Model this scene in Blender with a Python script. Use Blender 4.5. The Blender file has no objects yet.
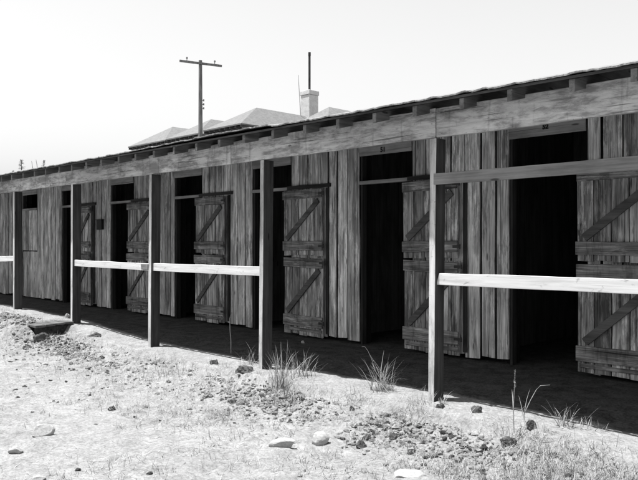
import bpy, bmesh, math, random
import numpy as np
from mathutils import Vector, Matrix, Euler, noise as mnoise

random.seed(7)
rng = np.random.default_rng(7)
scene = bpy.context.scene
COL = scene.collection

# ------------------------------------------------------------------ camera frame
# world X runs along the stable, Y runs from the yard into the stable, Z up
F, CX, HY = 700.0, 319.0, 241.5
LEN = math.hypot(694.0, 700.0)
A, C = 694.0 / LEN, 700.0 / LEN
CAMZ = 1.5
FWD = Vector((-C, A, 0)); RIGHT = Vector((A, C, 0)); UP = Vector((0, 0, 1))
CAM = Vector((0, 0, CAMZ))

def ray(px, py):
    return FWD + RIGHT * ((px - CX) / F) + UP * ((HY - py) / F)
def on_plane(px, py, D):
    d = ray(px, py); return CAM + d * (D / d.y)
def on_ground(px, py, z=0.0):
    d = ray(px, py); return CAM + d * ((z - CAMZ) / d.z)
def at_depth(px, py, t):
    return CAM + ray(px, py) * t
def X_at(px, D):
    return on_plane(px, HY, D).x

DP = 5.42      # outer face of the veranda posts
DW = 7.61      # front wall of the stalls
DE = 5.185     # roof edge
ZE = 2.792
SLOPE = 0.256
DR = 9.1       # ridge
DB = 11.4      # back wall
XL, XR = -27.0, 2.9

# ------------------------------------------------------------------ materials
def new_mat(name):
    m = bpy.data.materials.new(name); m.use_nodes = True
    nt = m.node_tree; nt.nodes.clear()
    out = nt.nodes.new('ShaderNodeOutputMaterial')
    b = nt.nodes.new('ShaderNodeBsdfPrincipled')
    nt.links.new(b.outputs[0], out.inputs[0])
    b.inputs['Roughness'].default_value = 0.9
    b.inputs['Specular IOR Level'].default_value = 0.2
    return m, nt, b

class N:
    """small helper for node maths on one tree"""
    def __init__(s, nt): s.nt = nt
    def node(s, t, **kw):
        n = s.nt.nodes.new(t)
        for k, v in kw.items(): setattr(n, k, v)
        return n
    def link(s, a, b): s.nt.links.new(a, b)
    def val(s, sock, v):
        if hasattr(v, 'links') or isinstance(v, bpy.types.NodeSocket): s.link(v, sock)
        else: sock.default_value = v
    def math(s, op, a, b=0.0, c=0.0, clamp=False):
        n = s.node('ShaderNodeMath', operation=op, use_clamp=clamp)
        s.val(n.inputs[0], a); s.val(n.inputs[1], b); s.val(n.inputs[2], c)
        return n.outputs[0]
    def vmath(s, op, a, b):
        n = s.node('ShaderNodeVectorMath', operation=op)
        s.val(n.inputs[0], a); s.val(n.inputs[1], b)
        return n.outputs[0]
    def noise(s, vec, scale=1.0, detail=5.0, rough=0.6, dist=0.0):
        n = s.node('ShaderNodeTexNoise')
        s.link(vec, n.inputs['Vector'])
        n.inputs['Scale'].default_value = scale; n.inputs['Detail'].default_value = detail
        n.inputs['Roughness'].default_value = rough; n.inputs['Distortion'].default_value = dist
        return n.outputs[0]
    def vor(s, vec, scale=1.0, feature='F1'):
        n = s.node('ShaderNodeTexVoronoi', feature=feature)
        s.link(vec, n.inputs['Vector']); n.inputs['Scale'].default_value = scale
        return n.outputs['Distance']
    def ramp(s, fac, a, b, va=0.0, vb=1.0):
        n = s.node('ShaderNodeMapRange', interpolation_type='SMOOTHSTEP')
        s.val(n.inputs[0], fac)
        n.inputs[1].default_value = a; n.inputs[2].default_value = b
        s.val(n.inputs[3], va); s.val(n.inputs[4], vb)
        return n.outputs[0]
    def mix(s, f, a, b):
        n = s.node('ShaderNodeMix', data_type='FLOAT')
        s.val(n.inputs[0], f); s.val(n.inputs[2], a); s.val(n.inputs[3], b)
        return n.outputs[0]
    def grey(s, v):
        n = s.node('ShaderNodeCombineColor')
        for i in range(3): s.link(v, n.inputs[i])
        return n.outputs[0]
    def bump(s, h, strength, dist, bsdf):
        n = s.node('ShaderNodeBump')
        n.inputs['Strength'].default_value = strength; n.inputs['Distance'].default_value = dist
        s.link(h, n.inputs['Height']); s.link(n.outputs[0], bsdf.inputs['Normal'])
    def coords(s):
        return s.node('ShaderNodeTexCoord').outputs['Object']
    def island(s):
        return s.node('ShaderNodeNewGeometry').outputs['Random Per Island']
    def objrand(s):
        return s.node('ShaderNodeObjectInfo').outputs['Random']
    def scale(s, vec, v): return s.vmath('MULTIPLY', vec, v)
    def xyz(s, vec):
        n = s.node('ShaderNodeSeparateXYZ'); s.link(vec, n.inputs[0]); return n.outputs

def wood(name, lo, hi, axis='Z', blotch=0.5, vary=0.5, crack=0.55, muck=0.0, scuff=0.0, bump=0.5, streak=0.0):
    m, nt, b = new_mat(name); n = N(nt)
    co = n.coords(); r = n.island(); orr = n.objrand()
    off = n.node('ShaderNodeCombineXYZ')
    rr = n.math('ADD', r, n.math('MULTIPLY', orr, 3.7))
    n.link(n.math('MULTIPLY', rr, 37.0), off.inputs[0]); n.link(n.math('MULTIPLY', rr, 91.0), off.inputs[1])
    n.link(n.math('MULTIPLY', rr, 53.0), off.inputs[2])
    p = n.vmath('ADD', co, off.outputs[0])
    sv = {'X': (0.8, 24, 24), 'Y': (24, 0.8, 24), 'Z': (24, 24, 0.8)}[axis]
    kv = {'X': (1.6, 7, 7), 'Y': (7, 1.6, 7), 'Z': (7, 7, 1.6)}[axis]
    bv = {'X': (1.5, 5, 5), 'Y': (5, 1.5, 5), 'Z': (5, 5, 1.5)}[axis]
    g = n.noise(n.scale(p, sv), 1.0, 6, 0.62, 0.12)
    g2 = n.noise(n.scale(p, tuple(3.1 * q for q in sv)), 1.0, 4, 0.7, 0.2)
    bl = n.noise(n.scale(p, bv), 1.0, 5, 0.6, 0.1)
    grain = n.math('ADD', n.math('MULTIPLY', g, 0.65), n.math('MULTIPLY', g2, 0.35))
    v = n.ramp(grain, 0.3, 0.7, lo, hi)
    v = n.math('MULTIPLY', v, n.ramp(bl, 0.3, 0.66, 1.0 - blotch, 1.0 + 0.35 * blotch))
    v = n.math('MULTIPLY', v, n.math('ADD', n.math('MULTIPLY', r, vary), 1.0 - vary * 0.55))
    if streak > 0:     # long rain streaks and grime down the board
        sk = n.noise(n.scale(p, tuple((15 if q > 5 else 0.45) for q in sv)), 1.0, 5, 0.6, 0.15)
        v = n.math('MULTIPLY', v, n.mix(n.math('MULTIPLY', n.ramp(sk, 0.53, 0.64), streak), 1.0, 0.3))
    ck = n.noise(n.scale(p, tuple((1.7 if q > 5 else 0.55) * q for q in sv)), 1.0, 3, 0.5, 0.3)
    ckm = n.ramp(ck, crack + 0.06, crack + 0.13)
    v = n.math('MULTIPLY', v, n.mix(ckm, 1.0, 0.35))
    kn = n.vor(n.scale(p, kv), 1.0)
    v = n.math('MULTIPLY', v, n.mix(n.ramp(kn, 0.10, 0.05), 1.0, 0.3))
    z = n.xyz(co)[2]
    if muck > 0:       # splashed muck and kick marks with ragged shapes
        mk = n.noise(n.scale(p, (8, 8, 1.5)), 1.0, 6, 0.68, 0.1)
        mk2 = n.ramp(mk, 0.5, 0.6)
        v = n.math('MULTIPLY', v, n.mix(n.math('MULTIPLY', mk2, muck), 1.0, 0.28))
    if scuff > 0:      # pale worn patches
        sc = n.noise(n.scale(p, (13, 13, 1.9) if axis == 'Z' else (1.9, 13, 13)), 1.0, 7, 0.78, 0.05)
        big_ = n.noise(n.scale(p, (2.0, 2.0, 0.9)), 1.0, 3, 0.6, 0.0)
        v = n.math('ADD', v, n.math('MULTIPLY', n.math('MULTIPLY', n.ramp(sc, 0.5, 0.575), n.ramp(big_, 0.42, 0.6)), scuff))
        fg = n.noise(n.scale(p, tuple((95 if q > 5 else 2.2) for q in sv)), 1.0, 3, 0.6, 0.0)     # sharp fine grain lines
        v = n.math('MULTIPLY', v, n.ramp(fg, 0.4, 0.6, 0.68, 1.2))
    n.link(n.grey(n.math('MINIMUM', v, 0.85)), b.inputs['Base Color'])
    h = n.math('SUBTRACT', grain, n.math('MULTIPLY', ckm, 0.6))
    n.bump(h, bump, 0.006, b)
    return m

def whitewash(name, lo, hi, axis='X', stain=0.6, thresh=0.5):
    """limewash or paint worn off a board in blotches"""
    m, nt, b = new_mat(name); n = N(nt)
    co = n.coords(); orr = n.objrand()
    off = n.node('ShaderNodeCombineXYZ'); n.link(n.math('MULTIPLY', orr, 71.0), off.inputs[0])
    p = n.vmath('ADD', co, off.outputs[0])
    sv = {'X': (1.4, 22, 22), 'Z': (22, 22, 1.4)}[axis]
    g = n.noise(n.scale(p, sv), 1.0, 6, 0.7, 0.5)
    s1 = n.noise(n.scale(p, {'X': (1.6, 6, 6), 'Z': (6, 6, 1.6)}[axis]), 1.0, 6, 0.66, 0.3)
    s2 = n.noise(n.scale(p, {'X': (6, 22, 22), 'Z': (22, 22, 6)}[axis]), 1.0, 5, 0.72, 0.3)
    s5 = n.noise(n.scale(p, (30, 30, 40)), 1.0, 4, 0.7, 0.3)
    s3 = n.noise(n.scale(p, (11, 11, 1.6)), 1.0, 4, 0.6, 0.2)
    s4 = n.noise(n.scale(p, (0.45, 0.45, 0.5)), 1.0, 3, 0.5)
    worn = n.ramp(n.math('ADD', n.math('MULTIPLY', s1, 0.62), n.math('MULTIPLY', s2, 0.38)), thresh - 0.03, thresh + 0.13)
    v = n.mix(worn, hi, lo)
    v = n.math('MULTIPLY', v, n.ramp(g, 0.3, 0.7, 0.8, 1.12))
    v = n.math('MULTIPLY', v, n.mix(n.math('MULTIPLY', n.ramp(s3, 0.56, 0.66), stain), 1.0, 0.5))
    v = n.math('MULTIPLY', v, n.ramp(s4, 0.3, 0.7, 0.75, 1.2))
    v = n.math('MULTIPLY', v, n.mix(n.ramp(s5, 0.62, 0.7), 1.0, 0.45))
    ck = n.noise(n.scale(p, {'X': (1.0, 50, 50), 'Z': (50, 50, 1.0)}[axis]), 1.0, 3, 0.5, 0.2)
    v = n.math('MULTIPLY', v, n.mix(n.ramp(ck, 0.6, 0.67), 1.0, 0.4))
    kn = n.vor(n.scale(p, (2.6, 6, 6)), 1.0)
    v = n.math('MULTIPLY', v, n.mix(n.ramp(kn, 0.085, 0.05), 1.0, 0.35))
    n.link(n.grey(n.math('MINIMUM', v, 0.85)), b.inputs['Base Color'])
    n.bump(n.math('ADD', g, n.math('MULTIPLY', s2, 0.5)), 0.5, 0.005, b)
    return m

def plain(name, lo, hi, sc=8.0, rough=0.9, bump=0.3, bd=0.01, metallic=0.0):
    m, nt, b = new_mat(name); n = N(nt)
    co = n.coords()
    g = n.noise(co, sc, 7, 0.68, 0.3)
    g2 = n.noise(co, sc * 6, 4, 0.7)
    v = n.ramp(n.math('ADD', n.math('MULTIPLY', g, 0.6), n.math('MULTIPLY', g2, 0.4)), 0.35, 0.65, lo, hi)
    n.link(n.grey(v), b.inputs['Base Color'])
    b.inputs['Roughness'].default_value = rough; b.inputs['Metallic'].default_value = metallic
    n.bump(n.math('ADD', g, n.math('MULTIPLY', g2, 0.5)), bump, bd, b)
    return m

M_PLANK = wood('weathered planks', 0.32, 0.62, 'Z', 0.35, 0.75, 0.56, muck=0.65, scuff=0.3, bump=0.9, streak=0.5)
M_GAP = plain('gap shade framing', 0.008, 0.014, 5.0)  # near-black for the shade inside the board gaps
M_DOOR = wood('door planks', 0.2, 0.47, 'Z', 0.5, 0.7, 0.55, muck=0.8, scuff=0.26, bump=0.8, streak=0.7)
M_DOORX = wood('door rails', 0.13, 0.3, 'X', 0.5, 0.4, 0.57, muck=0.5, scuff=0.15, bump=0.8, streak=0.6)
M_BRACE = wood('door brace', 0.06, 0.13, 'X', 0.4, 0.4, 0.6)
M_POSTW = whitewash('pale post face', 0.28, 0.47, 'Z', 0.4, 0.5)
M_DARK = wood('dark jamb and gap shade', 0.018, 0.05, 'Z', 0.4, 0.4, 0.6)  # jamb wood; also colours the shade strip beside each open leaf
M_DARKX = wood('dark header and joist', 0.02, 0.06, 'X', 0.4, 0.4, 0.6)
M_LINTEL = wood('lintel board', 0.2, 0.36, 'X', 0.4, 0.3, 0.58)
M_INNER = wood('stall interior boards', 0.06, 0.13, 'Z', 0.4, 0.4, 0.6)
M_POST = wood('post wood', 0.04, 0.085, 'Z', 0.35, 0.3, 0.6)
M_RAILGREY = wood('bare rail wood', 0.13, 0.24, 'X', 0.35, 0.3, 0.6)
M_RAFTER = wood('rafter wood', 0.08, 0.18, 'Y', 0.4, 0.4, 0.6)
M_SHEATH = wood('roof sheathing', 0.03, 0.08, 'X', 0.4, 0.5, 0.6)
M_BEAM = whitewash('worn limewash', 0.19, 0.44, 'X', 0.5, 0.46)
M_STEP = wood('step boards', 0.07, 0.14, 'X', 0.3, 0.3, 0.6)
M_POLE = wood('pole wood', 0.08, 0.2, 'Z', 0.3, 0.2, 0.6)
M_ROOFING = plain('roll roofing', 0.09, 0.27, 14.0, 0.95, 0.6, 0.012)
M_HROOF = plain('pale shingle roof', 0.125, 0.165, 3.5, 0.95, 0.3, 0.02)
M_HWALL = plain('pale painted boards', 0.4, 0.55, 2.0, 0.9, 0.2, 0.01)
def mat_shingle():
    m, nt, b = new_mat('pale shingle roof'); n = N(nt)
    co = n.coords(); z = n.xyz(co)[2]
    g = n.noise(co, 3.5, 6, 0.7); g2 = n.noise(n.scale(co, (5, 5, 9)), 1.0, 4, 0.7)
    v = n.ramp(n.math('ADD', n.math('MULTIPLY', g, .5), n.math('MULTIPLY', g2, .5)), .35, .65, .12, .17)
    fr_ = n.math('FRACT', n.math('MULTIPLY', z, 7.0))
    v = n.math('MULTIPLY', v, n.ramp(fr_, 0.0, 0.22, 0.78, 1.0))
    n.link(n.grey(v), b.inputs['Base Color']); n.bump(fr_, 0.4, 0.02, b); return m
M_HROOF = mat_shingle()
M_CHIM = plain('white painted masonry', 0.4, 0.55, 2.5, 0.95, 0.5, 0.03)
M_PIPE = plain('sooty iron pipe', 0.02, 0.05, 3.0, 0.7, 0.2, 0.005)
M_GLASSINS = plain('insulator', 0.1, 0.2, 10, 0.3, 0.0)
M_BLACK = plain('black paint', 0.012, 0.02, 10, 0.7, 0.1)
M_STONE = plain('pale stone', 0.24, 0.36, 9.0, 0.95, 0.6, 0.012)
M_CLOD = plain('dark earth clod', 0.045, 0.11, 22.0, 1.0, 0.8, 0.01)
M_NEEDLE = plain('conifer needles', 0.08, 0.14, 3.0, 0.9, 0.0)
M_BARK = plain('bark', 0.08, 0.16, 8.0, 0.95, 0.5)

def mat_rail():
    m, nt, b = new_mat('whitewashed rail'); n = N(nt)
    co = n.coords()
    g = n.noise(n.scale(co, (1.2, 25, 25)), 1.0, 6, 0.7, 0.4)
    s = n.noise(n.scale(co, (5, 9, 9)), 1.0, 6, 0.7, 0.8)
    kn = n.vor(n.scale(co, (2.1, 5, 5)), 1.0)
    v = n.ramp(g, 0.3, 0.7, 0.44, 0.64)
    v = n.math('MULTIPLY', v, n.mix(n.ramp(s, 0.58, 0.68), 1.0, 0.6))
    v = n.math('MULTIPLY', v, n.mix(n.ramp(kn, 0.07, 0.04), 1.0, 0.25))
    n.link(n.grey(v), b.inputs['Base Color']); n.bump(g, 0.3, 0.004, b)
    return m
M_RAIL = mat_rail()

def mat_grass():
    m, nt, b = new_mat('dry grass'); n = N(nt)
    r = n.island()
    v = n.math('MULTIPLY_ADD', n.math('POWER', r, 0.7), 0.26, 0.08)
    n.link(n.grey(v), b.inputs['Base Color'])
    return m
M_GRASS = mat_grass()
M_WEED = plain('dry weed stalk', 0.14, 0.32, 30, 0.9, 0.0)

def mat_ground():
    m, nt, b = new_mat('dry yard dirt'); n = N(nt)
    co = n.coords()
    big = n.noise(co, 0.9, 5, 0.6, 0.4)
    med = n.noise(co, 5.0, 7, 0.72, 0.6)
    fine = n.noise(co, 38.0, 5, 0.75)
    v = n.ramp(n.math('ADD', n.math('MULTIPLY', med, 0.4), n.math('MULTIPLY', fine, 0.6)), 0.34, 0.64, 0.14, 0.29)
    v = n.math('MULTIPLY', v, n.ramp(big, 0.3, 0.65, 0.92, 1.06))
    crumb = n.noise(co, 16.0, 6, 0.8, 0.5)
    v = n.math('MULTIPLY', v, n.mix(n.ramp(crumb, 0.58, 0.65), 1.0, 0.6))
    litter = n.noise(co, 62.0, 4, 0.85)
    v = n.math('MULTIPLY', v, n.mix(n.ramp(litter, 0.62, 0.69), 1.0, 0.4))
    chaff = n.noise(n.vmath('ADD', co, (3.1, 7.7, 1.3)), 85.0, 3, 0.8)
    v = n.math('ADD', v, n.math('MULTIPLY', n.ramp(chaff, 0.63, 0.7), 0.08))
    yy = n.xyz(co)[1]      # crevice shade of the turned soil bank, painted as dark noise patches
    crevice_shade = n.math('MULTIPLY', n.ramp(n.noise(co, 13.0, 6, 0.75, 0.3), 0.545, 0.585), n.math('MULTIPLY', n.ramp(yy, 4.0, 4.5), n.ramp(yy, 5.1, 4.95)))
    crevice_shade = n.math('MULTIPLY', crevice_shade, n.ramp(n.noise(n.vmath('ADD', co, (11.0, 4.0, 0.0)), 1.3, 3, 0.6), 0.42, 0.55))
    v = n.mix(crevice_shade, v, 0.045)
    # trampled, manured veranda and stall earth, roof shade painted into its dark colour
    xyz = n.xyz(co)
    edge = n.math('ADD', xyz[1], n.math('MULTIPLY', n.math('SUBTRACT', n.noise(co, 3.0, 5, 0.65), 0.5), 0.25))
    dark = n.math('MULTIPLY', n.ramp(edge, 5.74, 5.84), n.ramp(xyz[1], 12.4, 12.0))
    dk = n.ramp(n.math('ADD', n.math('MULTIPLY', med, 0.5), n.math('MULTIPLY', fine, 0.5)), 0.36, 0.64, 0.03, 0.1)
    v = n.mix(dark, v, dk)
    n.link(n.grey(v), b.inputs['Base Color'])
    h = n.math('ADD', n.math('MULTIPLY', med, 0.5), n.math('ADD', n.math('MULTIPLY', fine, 0.3), n.math('MULTIPLY', crumb, 0.5)))
    n.bump(h, 0.9, 0.03, b)
    b.inputs['Roughness'].default_value = 1.0
    b.inputs['Specular IOR Level'].default_value = 0.05
    return m
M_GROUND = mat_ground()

# ------------------------------------------------------------------ object helpers
def tag(o, label=None, cat=None, group=None, kind=None):
    for k, v in (('label', label), ('category', cat), ('group', group), ('kind', kind)):
        if v: o[k] = v
    return o
WORLD = {}
def link(o, parent=None, loc=(0, 0, 0), rot=(0, 0, 0)):
    COL.objects.link(o)
    o.location = loc; o.rotation_euler = rot
    if parent: o.parent = parent
    return o
def empty(name, loc, rz=0):
    o = bpy.data.objects.new(name, None); o.empty_display_size = 0.2
    return link(o, None, loc, (0, 0, rz))

class MB:
    """collects boxes, tubes and lumps; build() links them as ONE mesh object"""
    def __init__(s): s.v = []; s.f = []
    def add(s, vs, fs):
        o = len(s.v); s.v += [tuple(p) for p in vs]; s.f += [tuple(i + o for i in q) for q in fs]
    def box(s, x0, x1, y0, y1, z0, z1, jit=0.0):
        vs = [(x, y, z) for z in (z0, z1) for y in (y0, y1) for x in (x0, x1)]
        if jit: vs = [tuple(c + random.uniform(-jit, jit) for c in p) for p in vs]
        s.add(vs, [(0, 2, 3, 1), (4, 5, 7, 6), (0, 1, 5, 4), (2, 6, 7, 3), (0, 4, 6, 2), (1, 3, 7, 5)])
    def plank(s, x0, x1, y0, y1, z0, z1, n=5, wob=0.004, end=0.012):
        """upright board with slightly wandering edges and uneven ends"""
        vs = []; fs = []
        e = [random.uniform(-end, end) for _ in range(4)]
        for i in range(n + 1):
            t = i / n
            l = x0 + random.uniform(-wob, wob); r = x1 + random.uniform(-wob, wob)
            zl = z0 + (z1 - z0) * t; zr = zl
            if i == 0: zl += e[0]; zr += e[1]
            if i == n: zl += e[2]; zr += e[3]
            dy = random.uniform(-wob, wob) * 0.6
            vs += [(l, y0 + dy, zl), (r, y0 + dy + random.uniform(-.001, .001), zr), (r, y1, zr), (l, y1, zl)]
        for i in range(n):
            a = i * 4; c = a + 4
            for j in range(4):
                k = (j + 1) % 4
                fs.append((a + j, a + k, c + k, c + j))
        fs.append((3, 2, 1, 0)); t = n * 4; fs.append((t, t + 1, t + 2, t + 3))
        s.add(vs, fs)
    def rail(s, x0, x1, y0, y1, z0a, z1a, z0b, z1b, n=8, wob=0.003, cut=0.0):
        """level board running along X, heights given at both ends"""
        vs = []; fs = []
        for i in range(n + 1):
            t = i / n; x = x0 + (x1 - x0) * t
            zl = z0a + (z0b - z0a) * t + random.uniform(-wob, wob); zh = z1a + (z1b - z1a) * t + random.uniform(-wob, wob)
            c = cut if i == 0 else 0
            vs += [(x, y0, zl), (x, y1, zl), (x + c, y1, zh), (x + c, y0, zh)]
        for i in range(n):
            a = i * 4; c = a + 4
            for j in range(4):
                k = (j + 1) % 4
                fs.append((a + k, a + j, c + j, c + k))
        fs.append((0, 1, 2, 3)); t = n * 4; fs.append((t + 3, t + 2, t + 1, t))
        s.add(vs, fs)
    def tube(s, pts, radii, seg=10, cap=True):
        pts = [Vector(p) for p in pts]; vs = []; fs = []
        for i, p in enumerate(pts):
            d = (pts[min(i + 1, len(pts) - 1)] - pts[max(i - 1, 0)]).normalized()
            u = d.cross(Vector((0.31, 0.77, 0.2)) if abs(d.z) > .8 else Vector((0, 0, 1))).normalized(); w = d.cross(u)
            for j in range(seg):
                an = 2 * math.pi * j / seg
                vs.append(p + (u * math.cos(an) + w * math.sin(an)) * radii[i])
        for i in range(len(pts) - 1):
            for j in range(seg):
                k = (j + 1) % seg
                fs.append((i * seg + j, i * seg + k, (i + 1) * seg + k, (i + 1) * seg + j))
        if cap:
            fs.append(tuple(range(seg))[::-1]); fs.append(tuple((len(pts) - 1) * seg + j for j in range(seg)))
        s.add(vs, fs)
    def brace(s, p, q, wid, y0, y1):
        """board laid diagonally in the XZ plane"""
        d = Vector((q[0] - p[0], 0, q[1] - p[1])).normalized(); u = Vector((-d.z, 0, d.x)) * wid / 2
        a = Vector((p[0], 0, p[1])); b = Vector((q[0], 0, q[1])); vs = []
        for y in (y0, y1):
            Y = Vector((0, y, 0)); vs += [a - u + Y, b - u + Y, b + u + Y, a + u + Y]
        s.add(vs, [(0, 1, 2, 3), (7, 6, 5, 4), (0, 4, 5, 1), (1, 5, 6, 2), (2, 6, 7, 3), (3, 7, 4, 0)])
    def blade(s, base, az, lean, length, w, droop=0.6, n=5):
        """one tapering grass blade"""
        vs = []; fs = []
        d = Vector((math.cos(az), math.sin(az), 0)); side = Vector((-d.y, d.x, 0)) * w / 2
        p = Vector(base); ang = lean
        for i in range(n + 1):
            t = i / n; k = (1 - t) ** 0.7
            if i == n: vs.append(p)
            else: vs += [p - side * k, p + side * k]
            p = p + (d * math.sin(ang) + Vector((0, 0, 1)) * math.cos(ang)) * length / n
            ang += droop / n * (0.5 + t)
        for i in range(n - 1):
            fs.append((2 * i, 2 * i + 1, 2 * i + 3, 2 * i + 2))
        fs.append((2 * n - 2, 2 * n - 1, 2 * n))
        s.add(vs, fs)
    def build(s, name, mat, parent=None, loc=(0, 0, 0), bevel=0.0, smooth=False, rot=(0, 0, 0)):
        me = bpy.data.meshes.new(name); me.from_pydata(s.v, [], s.f); me.validate(); me.update()
        bm = bmesh.new(); bm.from_mesh(me); bmesh.ops.recalc_face_normals(bm, faces=bm.faces); bm.to_mesh(me); bm.free()
        me.materials.append(mat)
        if smooth: me.polygons.foreach_set('use_smooth', [True] * len(me.polygons))
        o = bpy.data.objects.new(name, me); link(o, parent, loc, rot)
        if bevel:
            b = o.modifiers.new('soft edges', 'BEVEL'); b.width = bevel; b.segments = 2; b.limit_method = 'ANGLE'
        return o

def copy_tree(o, parent, loc=None, rot=None):
    c = o.copy(); COL.objects.link(c); c.parent = parent
    if loc is not None: c.location = loc
    if rot is not None: c.rotation_euler = rot
    for ch in list(o.children):
        d = copy_tree(ch, c)
    return c

# ------------------------------------------------------------------ ground
def vnoise(x, y, seed):
    xi = np.floor(x).astype(np.int64); yi = np.floor(y).astype(np.int64)
    xf = x - xi; yf = y - yi
    def h(a, b):
        k = (a * 374761393 + b * 668265263 + seed * 974711) & 0x7fffffff
        k = ((k ^ (k >> 13)) * 1274126177) & 0x7fffffff
        return ((k ^ (k >> 16)) & 0xffff) / 65535.0
    u = xf * xf * (3 - 2 * xf); v = yf * yf * (3 - 2 * yf)
    return (h(xi, yi) * (1 - u) + h(xi + 1, yi) * u) * (1 - v) + (h(xi, yi + 1) * (1 - u) + h(xi + 1, yi + 1) * u) * v
def fbm(x, y, seed, octv=4, gain=0.5):
    t = 0; a = 1; n = 0
    for i in range(octv):
        t = t + a * vnoise(x * 2 ** i, y * 2 ** i, seed + i); n += a; a *= gain
    return t / n
def sstep(a, b, x):
    t = np.clip((x - a) / (b - a), 0, 1); return t * t * (3 - 2 * t)

# base height of each post, read from the photograph
PX = [X_at(13, DP), X_at(70.5, DP), X_at(148, DP), X_at(258.5, DP), X_at(428, DP)]
PZ = [0.15, 0.105, -0.035, -0.035, 0.0]
XP = on_ground(74, 322.5, 0.135).x
def berm(x):
    xs = [-60, PX[0] - 2.5, PX[0], PX[1], PX[1] + .9, PX[2], PX[3], PX[4], PX[4] + 1.2, PX[4] + 2.5, 60]
    zs = [.13, .15, PZ[0], PZ[1], 0.03, PZ[2], PZ[3], PZ[4], -0.02, -0.075, -0.08]
    return np.interp(x, xs, zs)
def ground_z(x, y):
    x = np.asarray(x, float); y = np.asarray(y, float)
    top = berm(x) + 0.03 * (fbm(x * 1.6, y * 1.6, 3) - 0.5)
    front = 4.95 + 0.35 * (fbm(x * 0.9, y * 0 + 2.2, 11, 3) - 0.5)
    low = -0.17 + 0.05 * (fbm(x * 0.5, y * 0.5, 21) - 0.5) + 0.015 * (fbm(x * 4, y * 4, 31) - .5)
    low = low + 0.09 * sstep(-9, -13, x)
    lip = 5.14 + 0.14 * (fbm(x * 1.1, y * 0 + 6.2, 13, 4, 0.6) - 0.5) + 0.08 * (fbm(x * 6, y * 2, 17, 3) - .5)
    t = 0.42 * sstep(front - 0.8, front + 0.05, y) + 0.58 * sstep(lip - 0.07, lip + 0.03, y)
    z = low * (1 - t) + top * t
    # broken clods along the bank
    band = np.exp(-((y - 4.75) / 0.42) ** 2) * (0.35 + 0.9 * sstep(.4, .6, fbm(x * 0.8, y * 0.8, 51, 3)))
    cl = fbm(x * 9, y * 9, 61, 4, 0.6)
    z = z + band * (0.11 * np.maximum(cl - 0.42, -0.1) + 0.05 * (np.abs(fbm(x * 15, y * 15, 63, 3, 0.55) - .5) * -2.4 + .3))
    z = z + 0.022 * (fbm(x * 7, y * 7, 71, 4, 0.6) - 0.5) * (1 - 0.5 * t)
    pit = fbm(x * 13, y * 13, 77, 3, 0.6)
    z = z - 0.022 * sstep(.56, .68, pit) * sstep(.42, .6, fbm(x * 1.2, y * 1.2, 79, 3)) * (1 - .7 * sstep(5.2, 5.6, y))
    # earth banked against the platform front, a hollow dug out under its end
    bank = sstep(3.9, 4.75, y) * (1 - sstep(5.45, 5.7, y)) * sstep(XP - .1, XP - .45, x)
    z = np.maximum(z, z * (1 - bank) + (0.165 + 0.03 * (cl - .5)) * bank)
    pit2 = sstep(XP - .55, XP - .3, x) * (1 - sstep(XP + .2, XP + .45, x)) * sstep(4.72, 4.86, y) * (1 - sstep(5.24, 5.38, y))
    z = z * (1 - pit2) + (-0.06 + 0.03 * (cl - .5)) * pit2
    # level floor under the roof
    k = sstep(5.75, 6.7, y)
    z = z * (1 - k) + (0.012 * (fbm(x * 2, y * 2, 81) - 0.5)) * k
    # rising land behind the stable
    z = z + 3.0 * sstep(15, 27, y)
    far = sstep(30, 60, np.hypot(x + 8, y - 4))
    z = z + far * 1.5 * (fbm(x * 0.02, y * 0.02, 91, 3) - 0.5)
    return z
def gz(x, y): return float(ground_z(np.array([x]), np.array([y]))[0])

xs = np.concatenate([-np.geomspace(900, 16.2, 40), np.arange(-16, 0.6, 0.021), 0.6 + np.geomspace(0.06, 900, 50)])
ys = np.concatenate([-np.geomspace(900, 0.2, 44), np.arange(0.9 - 0.9, 0.9, 0.15), np.arange(0.9, 6.2, 0.021), 6.2 + np.geomspace(0.06, 900, 70)])
xs = np.unique(np.round(xs, 4)); ys = np.unique(np.round(ys, 4))
GX, GY = np.meshgrid(xs, ys)
GZ = ground_z(GX, GY)
nx, ny = len(xs), len(ys)
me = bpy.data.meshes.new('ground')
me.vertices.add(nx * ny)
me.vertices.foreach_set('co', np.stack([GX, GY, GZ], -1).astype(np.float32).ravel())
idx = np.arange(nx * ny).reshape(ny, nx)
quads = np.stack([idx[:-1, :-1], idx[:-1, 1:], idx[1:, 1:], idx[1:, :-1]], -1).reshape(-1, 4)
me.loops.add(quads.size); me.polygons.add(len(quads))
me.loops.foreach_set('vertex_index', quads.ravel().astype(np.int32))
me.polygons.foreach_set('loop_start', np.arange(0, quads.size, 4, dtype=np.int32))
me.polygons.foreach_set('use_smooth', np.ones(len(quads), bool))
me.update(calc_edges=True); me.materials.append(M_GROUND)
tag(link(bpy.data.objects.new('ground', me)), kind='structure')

# ------------------------------------------------------------------ stable
OX, OY = -9.0, DW
stable = empty('horse_stable', (OX, OY, 0))
tag(stable, 'long weathered plank horse stable with open stall doors under a shed veranda', 'stable')
def S(x, y, z=0.0): return (x - OX, y - OY, z)      # world point -> stable space
def sbuild(mb, name, mat, **kw): return mb.build(name, mat, stable, S(0, 0), **kw)

# stall openings, and the leaf that lies open against the wall at their right
def wx(px): return X_at(px, DW)
openings = [(wx(509), wx(586), wx(580), None),
            (wx(359.5), wx(412), wx(407), wx(463)),
            (wx(252), wx(291), wx(287), wx(326)),
            (wx(174.5), wx(202), wx(198), wx(228)),
            (wx(110.5), wx(133.5), wx(130), wx(154)),
            (wx(62), wx(80.5), wx(78.5), wx(94))]
closed = (wx(22), wx(37))
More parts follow.
